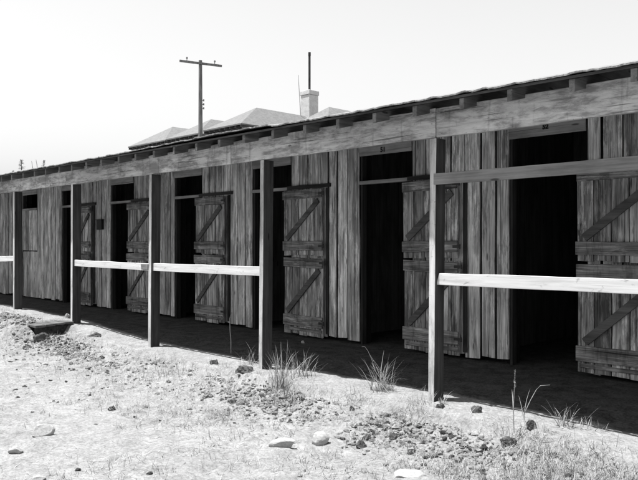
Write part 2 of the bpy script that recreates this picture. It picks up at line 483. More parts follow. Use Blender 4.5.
# stalls beyond the frame, same pitch
extra_open = [(closed[0] - 4.6, closed[0] - 3.65)]
holes = [(a, b) for a, b, _, _ in openings] + [closed] + extra_open
holes.sort()
ZL0, ZL1 = 2.735, 2.94      # lintel board
# --- plank wall
def wall_run(x0, x1, z0, z1, mb, jag=0.02):
    x = x0
    while x < x1 - 0.02:
        w = random.uniform(0.17, 0.235)
        if x1 - (x + w) < 0.1: w = x1 - x
        gap = random.choice([0.016, 0.02, 0.024, 0.038])
        dy = random.uniform(-0.012, 0.009)
        mb.plank(x + gap / 2, x + w - gap / 2, DW + dy, DW + 0.024 + dy, z0 + random.uniform(-jag, jag), z1, 7, 0.0035, 0.012)
        x += w
wall = MB()
edges = [XL] + [e for h in holes for e in h] + [XR]
for i in range(0, len(edges), 2):
    wall_run(edges[i], edges[i + 1], 0.05, 3.3, wall)
for a, b in holes:
    wall_run(a, b, ZL1 - 0.02, 3.3, wall, 0.0)
sbuild(wall, 'plank_wall', M_PLANK, bevel=0.0025)
# wall studs, plus a near-black sheet standing in for shade in the gaps
fr = MB()
for a, b in [(edges[i], edges[i + 1]) for i in range(0, len(edges), 2)]:
    fr.box(a + 0.01, b - 0.01, DW + 0.05, DW + 0.14, 0.55, 0.65); fr.box(a + 0.01, b - 0.01, DW + 0.05, DW + 0.14, 2.2, 2.3)
    for x in (a + 0.012, b - 0.112): fr.box(x, x + 0.1, DW + 0.151, DW + 0.24, 0.0, 3.3)
    fr.box(a + 0.01, b - 0.01, DW + 0.25, DW + 0.27, 0.0, 3.3)
sbuild(fr, 'framing_gap_shade', M_GAP)
# interior: back wall, partitions, ends
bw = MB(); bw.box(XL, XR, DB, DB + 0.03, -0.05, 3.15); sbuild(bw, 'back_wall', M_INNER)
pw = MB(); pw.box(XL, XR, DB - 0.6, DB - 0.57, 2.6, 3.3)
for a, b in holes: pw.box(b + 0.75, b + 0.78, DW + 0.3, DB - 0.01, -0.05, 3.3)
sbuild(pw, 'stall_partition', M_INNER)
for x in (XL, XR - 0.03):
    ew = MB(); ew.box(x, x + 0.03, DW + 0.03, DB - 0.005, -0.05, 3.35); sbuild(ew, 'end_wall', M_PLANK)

# --- lintels, transom bars, headers, jambs
def numeral(txt, x, z, h, parent, loc):
    cu = bpy.data.curves.new('stall_number', 'FONT'); cu.body = txt; cu.size = h * 1.35; cu.extrude = 0.001; cu.offset = 0.004; cu.align_x = 'CENTER'
    tmp = bpy.data.objects.new('stall_number', cu); COL.objects.link(tmp)
    bpy.context.view_layer.update()
    me = bpy.data.meshes.new_from_object(tmp.evaluated_get(bpy.context.evaluated_depsgraph_get()))
    bpy.data.objects.remove(tmp); me.materials.clear(); me.materials.append(M_BLACK)
    o = bpy.data.objects.new('stall_number', me)
    return link(o, parent, loc, (math.radians(90), 0, 0))

for i, (a, b) in enumerate(holes):
    w = b - a
    l = MB(); l.box(-w / 2 + .002, w / 2 - .002, -0.012, 0.014, ZL0, ZL1, 0.003)
    lo = l.build('lintel_board', M_LINTEL, stable, S((a + b) / 2, DW), bevel=0.003)
    if abs(a - openings[1][0]) < .01:
        numeral('51', 0, 0, 0.07, lo, (X_at(383.5, DW) - (a + b) / 2, -0.0165, 2.765))
    if abs(a - openings[0][0]) < .01:
        numeral('52', 0, 0, 0.055, lo, (X_at(546, DW) - (a + b) / 2, -0.0165, 2.808))
    t = MB(); t.box(-w / 2 + .004, w / 2 - .004, -0.02, 0.03, 2.325, 2.375, 0.003)
    t.build('transom_bar', M_LINTEL, stable, S((a + b) / 2, DW), bevel=0.004)
    j = MB(); j.box(0, 0.035, 0.03, 0.12, 0.0, ZL0, 0.002)
    j.build('door_jamb', M_DARK, stable, S(a - 0.002, DW), bevel=0.003)

# --- half doors, opened flat against the wall; seen from their braced inner side
def half_door(w, z0, z1, low, bw2=(.07, .1)):
    """leaf of upright boards (the part) with two rails and a brace (its sub-parts); origin at its hinge-side foot"""
    n = max(4, round(w / 0.2)); bw_ = w / n
    lf = MB()
    for k in range(n):
        lf.plank(k * bw_ + 0.006, (k + 1) * bw_ - 0.006, 0.0, 0.022, z0 + random.uniform(-.015, .01), z1, 4, 0.002, 0.006)
    leaf = lf.build('half_door', M_DOOR, stable, (0, 0, 0), bevel=0.0025)
    rails = ((1.105, 1.25), (0.175, 0.345)) if low else ((2.165, 2.30), (1.355, 1.50))
    for r0, r1 in rails:
        r = MB(); e_ = random.uniform(-.012, .012); r.rail(random.uniform(-.012, .012), w - random.uniform(-.01, .02), -0.03, -0.001, r0, r1, r0 + e_, r1 + e_, 5, 0.004)
        r.build('door_rail', M_DOORX, leaf, (0, 0, 0), bevel=0.004)
    b = MB()
    if low: b.brace((0.09, 0.39), (w - 0.09, 1.07), random.uniform(*bw2), -0.028, -0.001)
    else: b.brace((0.09, 1.54), (w - 0.09, 2.13), random.uniform(*bw2), -0.028, -0.001)
    b.build('door_brace', M_BRACE, leaf, (0, 0, 0), bevel=0.004)
    if low:
        # low kick board near the foot
        kb = MB(); kb.box(0.03, w - 0.02, -0.012, -0.002, 0.1, 0.15, 0.004); kb.build('kick_board', M_DOORX, leaf, (0, 0, 0), bevel=0.003)
    for zz in ((1.18, 0.26) if low else (2.23, 1.43)):
        h = MB(); h.box(w - 0.07, w + 0.05, -0.036, -0.0315, zz - 0.018, zz + 0.018, 0.002)
        h.tube([(w + 0.045, -0.034, zz - 0.03), (w + 0.045, -0.034, zz + 0.03)], [0.011, 0.011], 8)
        h.build('strap_hinge', M_PIPE, leaf)
    return leaf
W0 = 0.95
upper = half_door(W0, 1.285, 2.31, False); lower = half_door(W0, 0.045, 1.25, True)
YD = DW - 0.065
for i, (a, b, l, r) in enumerate(openings):
    w = (r - l) if r else 0.96
    if i == 0: u, d = upper, lower
    else: u, d = half_door(W0, 1.285, 2.31, False), half_door(W0, 0.045, 1.25, True)
    for o, t in ((u, 0.006), (d, -0.008)):
        o.location = S(l, YD); o.scale.x = w / W0
        o.rotation_euler = (random.uniform(-.006, .006), random.uniform(-.012, .012), random.uniform(-0.03, 0.0))
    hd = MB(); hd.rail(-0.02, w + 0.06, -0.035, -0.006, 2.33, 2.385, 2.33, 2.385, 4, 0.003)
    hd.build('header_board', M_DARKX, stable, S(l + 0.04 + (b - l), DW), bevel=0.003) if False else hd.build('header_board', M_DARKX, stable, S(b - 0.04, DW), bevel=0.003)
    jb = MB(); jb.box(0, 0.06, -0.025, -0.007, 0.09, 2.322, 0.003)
    jb.build('gap_shade_strip', M_DARK, stable, S(l + w + 0.012, DW), bevel=0.003)  # dark strip painting in the shadow gap beside the open leaf
# the closed stall
a, b = closed
for z0, z1, yo, nm in ((1.262, 2.32, 0.0, 'upper'), (0.03, 1.235, 0.035, 'lower')):
    q = MB(); n = 4; w = (b - a - 0.02) / n
    for k in range(n): q.plank(a + 0.01 + k * w + 0.003, a + 0.01 + (k + 1) * w - 0.003, DW - 0.005 + yo, DW + 0.02 + yo, z0, z1, 4, 0.002, 0.004)
    o = sbuild(q, 'half_door', M_PLANK, bevel=0.0025); o['label'] = 'closed plain %s half of the stall door' % nm
a, b = extra_open[0]
u, d = copy_tree(upper, stable), copy_tree(lower, stable)
for o in (u, d): o.location = S(b, YD); o.rotation_euler = (0, 0, -0.01)
# little dark feed box hung on the wall
p = on_plane(101.5, 224.5, DW)
q = MB(); q.box(-0.12, 0.12, -0.07, -0.012, -0.12, 0.10, 0.006); q.box(-0.13, 0.13, -0.08, -0.012, 0.101, 0.115)
fb = q.build('feed_box', M_BLACK, None, p, bevel=0.004)
tag(fb, 'small black box hanging on the plank wall between two stall doors', 'box')

# --- roof
rs = math.atan(SLOPE)
def zroof(y): return ZE + SLOPE * (y - DE)
DBE = 2 * DR - DE
sh = MB()
bx = XL
y = DE + 0.012
k = 0
ny_ = 26
for i in range(ny_):     # sheathing boards seen from below, laid along the stable
    y0 = DE + 0.012 + (DR - DE) * i / ny_; y1 = DE + 0.012 + (DR - DE) * (i + 1) / ny_ - 0.012
    vs = []
    for x in (XL, XR):
        for (yy, dz) in ((y0, -0.034), (y1, -0.034), (y1, -0.012), (y0, -0.012)): vs.append((x, yy, zroof(yy) + dz))
    sh.add(vs, [(3, 2, 1, 0), (4, 5, 6, 7), (0, 1, 5, 4), (1, 2, 6, 5), (2, 3, 7, 6), (3, 0, 4, 7)])
vs = [(x, yy, zroof(2 * DR - yy) + dz) for x in (XL, XR) for (yy, dz) in ((DR, -.034), (DBE, -.034), (DBE, -.012), (DR, -.012))]
sh.add(vs, [(3, 2, 1, 0), (4, 5, 6, 7), (0, 1, 5, 4), (1, 2, 6, 5), (2, 3, 7, 6), (3, 0, 4, 7)])
sbuild(sh, 'roof_sheathing', M_SHEATH)
# roll roofing with a torn, curling front edge
nxr = 1700
rows = [0.0, 0.02, 0.06, 0.14, 0.4, 1.2, 2.4, DR - DE]
gxs = np.linspace(XL - .02, XR + .02, nxr)
seamx = X_at(272, DE)
e1 = fbm(gxs * 2.3, gxs * 0, 5, 5, 0.7) - 0.5
e2 = fbm(gxs * 16, gxs * 0 + 3, 9, 3, 0.8) - 0.5
lift = 0.014 * np.clip(fbm(gxs * 9, gxs * 0 + 7, 15, 3) * 2 - .7, 0, 1)
leftlift = 0.03 * (1 / (1 + np.exp((gxs - seamx) * 12))) * np.clip((gxs - (seamx - 4)) / 3, 0, 1)
V = []; Fc = []
th = 0.013
for layer in (0, 1):
    for r in rows:
        for i in range(nxr):
            k = math.exp(-r / 0.05)
            yy = DE + r + (0.025 * e1[i] + 0.05 * e2[i] - 0.014) * k
            zz = zroof(DE + r) - 0.01 + (lift[i] + 0.022 * e2[i]) * math.exp(-r / 0.08) + leftlift[i] * math.exp(-r / 0.6) + (th if layer else 0)
            V.append((gxs[i], yy, zz))
nr = len(rows); LY = nr * nxr
for r in range(nr - 1):
    for i in range(nxr - 1):
        a0 = r * nxr + i
        Fc.append((a0, a0 + nxr, a0 + nxr + 1, a0 + 1)); Fc.append((LY + a0, LY + a0 + 1, LY + a0 + nxr + 1, LY + a0 + nxr))
for i in range(nxr - 1): Fc.append((i, i + 1, LY + i + 1, LY + i))
rf = MB(); rf.v = V; rf.f = Fc
vs = [(x, yy, zroof(2 * DR - yy) + dz) for x in (XL, XR) for (yy, dz) in ((DR, -.01), (DBE + .03, -.01), (DBE + .03, .003), (DR, .003))]
rf.add(vs, [(3, 2, 1, 0), (4, 5, 6, 7), (0, 1, 5, 4), (1, 2, 6, 5), (2, 3, 7, 6), (3, 0, 4, 7)])
sbuild(rf, 'roofing', M_ROOFING)
# rafters with exposed tails
r0 = X_at(510, DE); pitch = 2.506 / 5
n0 = math.floor((XR - r0 - .05) / pitch)
rx = r0 + n0 * pitch
RL = (DR - DE - 0.02)
vs = []
for x in (-0.024, 0.024):
    vs += [(x, 0.0, -0.1), (x, RL, SLOPE * RL - 0.1), (x, RL, SLOPE * RL), (x, 0.0, 0.0)]
ra = MB(); ra.add(vs, [(3, 2, 1, 0), (4, 5, 6, 7), (0, 1, 5, 4), (1, 2, 6, 5), (2, 3, 7, 6), (3, 0, 4, 7)])
raf = ra.build('rafter', M_RAFTER, stable, S(rx, DE + 0.015, zroof(DE + .015) - 0.036), bevel=0.004)
while True:
    rx -= pitch
    if rx < XL + 0.1: break
    c = raf.copy(); COL.objects.link(c); c.parent = stable
    c.location = S(rx + random.uniform(-.02, .02), DE + 0.015 + random.uniform(0, .015), zroof(DE + .015) - 0.036)

# --- eave beam (boards butted over the posts)
ZB0, ZB1 = 2.478, 2.752
allposts = [PX[0] - 2.506 * 2, PX[0] - 2.506] + PX + [PX[4] + 2.506, PX[4] + 5.012]
joints = [XL + .1, X_at(66, DP), X_at(231, DP), X_at(436, DP), XR - .1]
for i in range(len(joints) - 1):
    a, b = joints[i], joints[i + 1]
    q = MB(); q.rail(a + .004 - (a + b) / 2, b - .004 - (a + b) / 2, 0, 0.045, ZB0, ZB1, ZB0, ZB1, 14, 0.006)
    q.build('eave_beam', M_BEAM, stable, S((a + b) / 2, DP - 0.004), bevel=0.006)
q = MB(); q.box(XL + .1, XR - .1, DP + 0.05, DP + 0.1, ZB0 + 0.06, ZB1 - .01); sbuild(q, 'inner_beam', M_DARKX)
# --- veranda posts
PW, PD = 0.07, 0.155
leans = [.0, .0, .0, .015, .03, .03, .025, .0, 0.0]
zb = [.15, .15] + PZ + [-0.075, -0.08]
posts = []
for i, x in enumerate(allposts):
    q = MB(); vs = []; fs = []; n = 8
    for k in range(n + 1):
        t = k / n; z = (zb[i] - 0.15) + (ZB0 - 0.003 - zb[i] + 0.15) * t
        o = leans[i] * (z - zb[i]) / 2.5
        j = lambda: random.uniform(-.002, .002)
        vs += [(o + j(), j(), z), (o + PW + j(), j(), z), (o + PW + j(), PD + j(), z), (o + j(), PD + j(), z)]
    for k in range(n):
        a = k * 4; c = a + 4
        for jx in range(4):
            kx = (jx + 1) % 4; fs.append((a + jx, a + kx, c + kx, c + jx))
    fs.append((3, 2, 1, 0)); t = n * 4; fs.append((t, t + 1, t + 2, t + 3))
    q.add(vs, fs)
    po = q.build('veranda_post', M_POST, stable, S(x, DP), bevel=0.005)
    po.data.materials.append(M_POSTW)          # only the narrow yard-side face is pale, the others dark
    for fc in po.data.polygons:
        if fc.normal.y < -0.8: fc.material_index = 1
    posts.append(po)

# --- rails between the posts
def add_rail(name, mat, ia, ib, yoff, za, zb_, h, cut=0.0, x0=None, thick=0.024):
    xa = (allposts[ia] + PW + 0.004) if x0 is None else x0
    xb = allposts[ib] + 0.0
    q = MB(); L = xb - xa
    q.rail(0, L - 0.002, 0, thick, za - h / 2, za + h / 2, zb_ - h / 2, zb_ + h / 2, 10, 0.0025, cut)
    return q.build(name, mat, stable, S(xa, DP + yoff), bevel=0.004)
Y1 = 0.03
zr = lambda px, py, D=DP + Y1: on_plane(px, py, D).z
add_rail('white_rail', M_RAIL, 6, 7, Y1, zr(445, 279.2), zr(638, 286.6) , 0.112, 0.03)
add_rail('white_rail', M_RAIL, 7, 8, Y1, 1.11, 1.11, 0.112)
add_rail('white_rail', M_RAIL, 4, 5, Y1, zr(154, 267), zr(258, 271.3), 0.112)
add_rail('white_rail', M_RAIL, 3, 4, Y1, zr(75, 263), zr(147, 267), 0.105)
add_rail('white_rail', M_RAIL, 1, 2, Y1, 1.1, zr(12, 258.5), 0.105)
t_ = add_rail('upper_rail', M_RAILGREY, 6, 7, -0.028, zr(441, 178.6, DP - .028), zr(638, 162.6, DP - .028), 0.105, 0.0, allposts[6] + PW + 0.012)
t_['label'] = 'unpainted grey upper rail under the eave'
q = MB(); q.box(0, .19, -0.03, -0.002, -0.05, 0.035, .004)
q.build('splice_block', M_RAILGREY, stable, S(allposts[4] - .2, DP + Y1, 1.135), bevel=.004)

# ------------------------------------------------------------------ low plank platform by the second post
zt = 0.125
xr_ = on_ground(74, 322.5, zt).x; x0_ = PX[0] - 0.9
x0_ = xr_ - 1.6
pf = empty('plank_platform', ((x0_ + xr_) / 2, 5.2, 0))
tag(pf, 'low wooden plank platform beside a post with a dark hollow under its end', 'platform')
pl = lambda mb, nm, mt, bv=.004: mb.build(nm, mt, pf, (-(x0_ + xr_) / 2, -5.2, 0), bevel=bv)
for k in range(4):
    y0 = 4.76 + k * 0.165
    q = MB(); q.box(x0_, xr_ + random.uniform(-.01, .01), y0, y0 + 0.158, zt - 0.035 + 0.02 * (k / 4), zt + 0.02 * (k / 4), 0.004); pl(q, 'deck_plank', M_STEP)
for x in (x0_ + .05, xr_ - 0.16):
    q = MB(); q.box(x, x + 0.09, 4.8, 5.39, -0.1, zt - 0.04); pl(q, 'joist', M_DARKX)  # joists darkened to paint in the shade at the platform end

# ------------------------------------------------------------------ lumps: stones and clods
def ico(sub):
    bm = bmesh.new(); bmesh.ops.create_icosphere(bm, subdivisions=sub, radius=1)
    v = np.array([p.co[:] for p in bm.verts]); f = [tuple(q.index for q in p.verts) for p in bm.faces]; bm.free(); return v, f
ICO1, ICO2, ICO3 = ico(1), ico(2), ico(4)
def lump(sx, sy, sz, seed, base=ICO3, rough=0.25, flat=0.3, freq=1.6):
    v, f = base; out = []
    rr = random.Random(seed * 13 + 5)
    cuts = []
    for _ in range(9):                                  # broken faces
        c = Vector((rr.gauss(0, 1), rr.gauss(0, 1), rr.gauss(0, .8))).normalized(); cuts.append((c, rr.uniform(.55, .85)))
    for p in v:
        q = Vector(p)
        for c, dd in cuts:
            e = q.dot(c) - dd
            if e > 0: q = q - c * e
        d = 1 + rough * mnoise.fractal(q * freq + Vector((seed * 7.3, seed * 1.7, seed * 3.1)), 0.9, 2.1, 4)
        q = q * d
        z = q.z if q.z > -flat else -flat
        out.append((q.x * sx, q.y * sy, (z + flat * .85) * sz))
    return out, f
def stone(name, px, py, wpx, ratio, hpx, mat, label, cat, group, rz=0.0, seed=1, rough=0.3, freq=1.3, sub=ICO3, flat=0.25):
    g = on_ground(px, py, -0.12)
    for _ in range(4): g = on_ground(px, py, gz(g.x, g.y))
    t = (g - CAM).dot(FWD); mpp = t / F
    w = wpx * mpp / 2; h = hpx * mpp
    vs, fs = lump(w, w * ratio, h / (1 + flat), seed, sub, rough, flat, freq)
    mb = MB(); mb.add(vs, fs)
    o = mb.build(name, mat, None, (g.x, g.y, gz(g.x, g.y) - 0.12 * h), smooth=False, rot=(0, 0, rz + math.atan2(RIGHT.y, RIGHT.x)))
    return tag(o, label, cat, group)
PS = 'pale stones lying in the yard'
stone('stone', 44, 434, 24, .7, 13, M_STONE, 'pale wedge shaped stone with its shaded side to the right, larger of two', 'stone', PS, .3, 3, .07, 1.3, ICO3, .75)
stone('stone', 16, 453, 15, .7, 9, M_STONE, 'small pale pointed stone near the lower left corner', 'stone', PS, .1, 5, .07, 1.4, ICO3, .75)
stone('stone', 283, 446, 30, .45, 10, M_STONE, 'flat elongated stone with a dark undercut front, beside a rounded pale stone', 'stone', PS, .05, 8, .06, 1.3, ICO3, .75)
stone('stone', 320, 443, 21, .8, 14, M_STONE, 'rounded white stone beside the flat elongated one', 'stone', PS, .4, 11, .07, 1.3, ICO3, .75)
stone('stone', 412, 475, 46, .5, 8, M_STONE, 'broad flat pale slab lying flush in the dirt at the lower edge', 'stone', PS, .0, 13, .05, 1.2)
stone('stone', 38, 480, 18, .6, 5, M_STONE, 'sliver of pale flat stone at the lowest left edge', 'stone', PS, .2, 15, .06, 1.2)
stone('stone', 303, 343, 4.5, .7, 3, M_STONE, 'tiny pale stone alone on the dark floor of the veranda', 'stone', None, .0, 17, .12, 2.2)
DC = 'dark earth clods in the yard'
clods = [(361, 447, 11, .8, 8, 'dark round clod on bare dirt to the right of the rounded white stone', 21),
         (393.5, 438, 9, .8, 7, 'dark clod close under the dry grass, right of the bare dirt', 22),
         (112, 410, 8, .7, 5, 'lone dark clod in the middle of the bare dirt yard', 23),
         (41, 344, 17, .5, 9, 'jagged peaked dark clod in front of the plank platform', 24),
         (246, 378, 20, .6, 10, 'large dark clod at the foot of the post with tall grass', 25),
         (94, 346, 14, .5, 5, 'flat dark clod right of the plank platform', 26),
         (508, 444, 20, .6, 9, 'large dark clod under the tall weed stalk', 27),
         (531, 443, 13, .7, 10, 'dark clod leaning by the bent grass stalk', 28),
         (67, 334, 8, .8, 6, 'pale grey lump under the end of the plank platform', 29),
         (215, 364, 11, .6, 6, 'dark clod pressed into the earth bank left of the tall grass', 30),
         (352, 410, 7, .8, 6, 'small dark clod beneath the tufted grass clump', 31),
         (476, 424, 14, .6, 8, 'dark clod on the bank right of the corner post foot', 32),
         (440, 408, 12, .7, 7, 'dark lump touching the foot of the post with two rails', 33)]
for px, py, w, ra_, h, lab, sd in clods:
    stone('earth_clod', px, py, w, ra_, h, M_CLOD if sd != 29 else M_STONE, lab, 'clod', DC, 0.1 * (sd % 5), sd, 0.3, 1.8)

# crumbs and small clods nobody could count
KEEP = [(on_ground(px, py, -.15).x, on_ground(px, py, -.15).y, .2) for px, py in ((44, 433), (16, 452), (283, 444), (320, 440), (320, 428), (412, 474))]
def scatter(n, fn):
    out = []
    while len(out) < n:
        x = rng.uniform(-15.5, -1.0, 4000); y = rng.uniform(0.9, 5.6, 4000)
        p = fn(x, y); k = rng.random(4000) < p
        for q in KEEP: k &= np.hypot(x - q[0], y - q[1]) > q[2]
        out += list(zip(x[k], y[k]))
    return out[:n]
def dens_clod(x, y):
    band = np.exp(-((y - 4.72) / 0.38) ** 2)
    pat = sstep(.45, .62, fbm(x * 1.1, y * 1.1, 131, 3))
    patf = sstep(.5, .65, fbm(x * 0.9, y * 0.9, 141, 3))
    # not inside view range -> drop
    return np.clip(band * (0.1 + 0.9 * pat) + 0.05 * patf + 0.004, 0, 1) * (y < 5.12)
pts = scatter(6500, dens_clod)
zs = ground_z(np.array([p[0] for p in pts]), np.array([p[1] for p in pts]))
TEMPL1 = [np.array(lump(1, 1, .8, 40 + i, ICO1, .55, .6, 1.6)[0]) for i in range(10)]
TEMPL2 = [np.array(lump(1, 1, .8, 60 + i, ICO2, .5, .6, 2.0)[0]) for i in range(14)]
def lump_mesh(pts, zs, smin, smax, power, name, mat):
    V = []; Fq = []; o = 0
    for (x, y), z in zip(pts, zs):
        s = smin + (smax - smin) * random.random() ** power
        T, f = (random.choice(TEMPL1), ICO1[1]) if s < .014 else (random.choice(TEMPL2), ICO2[1])
        sc = np.array([s * random.uniform(.7, 1.4), s * random.uniform(.7, 1.3), s * random.uniform(.5, 1.0)])
        R = np.array(Euler((random.uniform(-.5, .5), random.uniform(-.5, .5), random.uniform(0, 6.28))).to_matrix())
        V.append((T * sc) @ R.T + np.array([x, y, z - sc[2] * random.uniform(.1, .6)])); Fq.append(np.array(f) + o); o += len(T)
    V = np.concatenate(V); Fq = np.concatenate(Fq)
    me = bpy.data.meshes.new(name); me.from_pydata(V.tolist(), [], Fq.tolist()); me.update(); me.materials.append(mat)
    ob = bpy.data.objects.new(name, me); return tag(link(ob), kind='stuff')
def mat_crumbs():
    m, nt, b = new_mat('earth crumbs'); n = N(nt)
    r = n.island(); v = n.mix(n.ramp(r, 0.13, 0.14), 0.045, n.math('MULTIPLY_ADD', r, 0.17, 0.1))
    co = n.coords(); v = n.math('MULTIPLY', v, n.ramp(n.noise(co, 60, 5, .75), .3, .7, .6, 1.25)); n.bump(n.noise(co, 90, 4, .8), 0.9, 0.012, b)
    n.link(n.grey(v), b.inputs['Base Color']); return m
MC = mat_crumbs()
lump_mesh(pts, zs, 0.004, 0.034, 4.0, 'crumbled_dirt', MC)
def dens_big(x, y):
    band = np.exp(-((y - 4.74) / 0.27) ** 2) * (y < 5.08)
    return np.clip(band * sstep(.5, .6, fbm(x * 1.3 + 9, y * 1.3, 231, 3)), 0, 1)
pb = scatter(2400, dens_big)
lump_mesh(pb, ground_z(np.array([p[0] for p in pb]), np.array([p[1] for p in pb])), 0.008, 0.042, 2.8, 'broken_soil', MC)

# ------------------------------------------------------------------ grass
def dens_grass(x, y):
    pat = sstep(.5, .68, fbm(x * 0.85 + 4, y * 0.85, 171, 3))
    band = np.exp(-((y - 4.55) / 0.55) ** 2)
    return np.clip(pat * (0.06 + 0.9 * band) + 0.003 + 0.1 * band, 0, 1) * (y < 5.3)
gp = scatter(8000, dens_grass)
gzs = ground_z(np.array([p[0] for p in gp]), np.array([p[1] for p in gp]))
mb = MB()
for (x, y), z in zip(gp, gzs):
    for _ in range(random.choice([1, 2, 3, 6, 9])):
        mb.blade((x + random.gauss(0, .022), y + random.gauss(0, .022), z - .004), random.uniform(0, 6.28), random.uniform(.3, 1.5), random.uniform(.03, .13), random.uniform(.002, .005), random.uniform(0, .9), 3)
# broken straw lying flat
sp = scatter(4500, lambda x, y: np.clip(.15 + sstep(.4, .65, fbm(x * .7, y * .7, 191, 3)), 0, 1))
for (x, y), z in zip(sp, ground_z(np.array([p[0] for p in sp]), np.array([p[1] for p in sp]))):
    mb.blade((x, y, z + .006), random.uniform(0, 6.28), random.uniform(1.35, 1.6), random.uniform(.03, .14), random.uniform(.002, .005), random.uniform(-.1, .1), 2)
me = bpy.data.meshes.new('dry_grass'); me.from_pydata(mb.v, [], mb.f); me.update(); me.materials.append(M_GRASS)
tag(link(bpy.data.objects.new('dry_grass', me)), kind='stuff')

GT = 'dry grass tufts along the earth bank'
def tuft(px, py, hpx, n, label, spread=.06, lean=(.05, .6), seed=0, w=(.004, .008), cat='grass tuft', name='grass_tuft', aim=None):
    random.seed(900 + seed)
    g = on_ground(px, py, 0.0)
    for _ in range(4): g = on_ground(px, py, gz(g.x, g.y))
    t = (g - CAM).dot(FWD); H = hpx * t / F
    q = MB()
    for k in range(int(n * 2.2)):
        b = (random.gauss(0, spread), random.gauss(0, spread), 0)
        L = H * random.uniform(.35, 1.08) * (1.1 if k < 3 else 1)
        q.blade((b[0], b[1], gz(g.x + b[0], g.y + b[1]) - g.z - .01), random.uniform(0, 6.28), random.uniform(*lean), L, random.uniform(*w), random.uniform(.1, 1.3), 6)
    me = bpy.data.meshes.new(name); me.from_pydata(q.v, [], q.f); me.update(); me.materials.append(M_GRASS)
    o = bpy.data.objects.new(name, me); link(o, None, g)
    return tag(o, label, cat, GT)
tuft(279, 382, 46, 34, 'tallest grass tuft, arching blades at the right of a post foot', .07, (.02, .5), 1)
tuft(300, 376, 36, 34, 'spreading grass tuft just right of the tallest tuft', .08, (.1, .8), 2)
tuft(289, 400, 24, 40, 'dense low dry grass below the two tall tufts', .14, (.1, .8), 3)
tuft(251, 364, 24, 14, 'thin sparse tuft at the left of a post foot', .06, (.1, .7), 4)
tuft(381, 390, 40, 42, 'bushy spiky grass tuft standing alone in the open bay', .06, (.1, .9), 5)
tuft(564, 425, 33, 16, 'loose tuft of leaning dry blades right of the bent stalk', .04, (.1, .7), 6)
tuft(591, 428, 16, 10, 'short wispy tuft near the shade line furthest along the bank', .05, (.2, .9), 7)
tuft(441, 403, 17, 7, 'little dark weed growing against the foot of the post with two rails', .015, (.1, .7), 8)
tuft(420, 404, 20, 40, 'low matted dry grass left of the post with two rails', .12, (.2, .9), 9, (.003, .006))
tuft(166, 375, 26, 44, 'pale feathery dry grass on the slope below the earth ledge', .14, (.1, .8), 10, (.002, .005))
tuft(350, 404, 22, 26, 'small dry clump on the bank left of the spiky tuft', .07, (.1, .8), 12, (.002, .005))
tuft(398, 418, 22, 46, 'wide thin patch of dry stems below the spiky tuft', .16, (.1, .9), 13, (.002, .004))
tuft(556, 446, 18, 44, 'low broad mat of dry grass under the leaning blades', .14, (.3, 1.1), 14, (.002, .005))
tuft(600, 450, 20, 44, 'low broad mat of dry grass at the right edge of the yard', .14, (.3, 1.1), 15, (.002, .005))

def stalk(px, py, pts, label, leaves=(), head=None, seed=0, thick=.004, group='tall weed stalks'):
    """upright weed stalk: points are photo offsets from its foot, turned into metres on the plane facing the yard"""
    random.seed(700 + seed)
    g = on_ground(px, py, 0.0)
    for _ in range(4): g = on_ground(px, py, gz(g.x, g.y))
    t = (g - CAM).dot(FWD); mpp = t / F
    P = lambda a: RIGHT * (a[0] * mpp) + UP * (a[1] * mpp) + FWD * (a[2] * mpp if len(a) > 2 else 0)
    root = empty('weed_stalk', g)
    q = MB(); pp = [P(a) for a in pts]; q.tube([pp[0] - UP * .02] + pp[1:], [thick * (1 - .6 * i / (len(pp) - 1)) for i in range(len(pp))], 6)
    q.build('stem', M_WEED, root)
    for a, az, ln, L in leaves:
        q = MB(); q.blade(P(a), az, ln, L, .008, .5, 5); q.build('leaf', M_GRASS, root)
    if head:
        q = MB(); base = P(head[0])
        for i in range(40):
            u = i / 40; q.blade(base + UP * (u * head[1] * mpp), random.uniform(0, 6.28), random.uniform(.3, .9), .03 * (1 - .5 * u), .005, .2, 2)
        q.build('seed_head', M_GRASS, root)
    return tag(root, label, 'weed', group)
stalk(514, 430, [(0, 0), (0, 20, 2), (1, 38, 3), (2.5, 58, 4)], 'tallest upright weed stalk with a plumed seed head',
      [((0, 18, 2), 2.2, .5, .2), ((0, 8), 4.2, .7, .15), ((0, 12), .6, .6, .15)], ((1.6, 40, 3), 20), 1)
stalk(524, 422, [(0, 0), (0, 8), (7, 22, 1), (13, 32, 2), (17, 36, 2), (27, 36.5, 3)], 'bent stalk folding over to the right beside the tallest stalk',
      [((0, 6), 1.2, .15, .24), ((-1, 6), 2.6, .3, .18), ((0, 9), 5.4, .9, .14)], None, 2)
stalk(231, 353, [(0, 0), (0, 12), (-1, 22, 1), (-1.5, 34, 2), (0.5, 41, 2)], 'thin leafless weed stalk with a side twig against the dark veranda',
      [((-.6, 10), 3.9, .7, .14), ((-1, 20), .8, .5, .12)], None, 3, .009)
stalk(378, 384, [(0, 0), (-2, 12), (-6, 24, 1), (-10, 33, 2), (-13, 37, 2), (-16, 37, 2)], 'slender nodding stalk rising out of the spiky tuft',
      [((-3, 14), 2.9, .6, .1)], None, 4, .003)
random.seed(77)

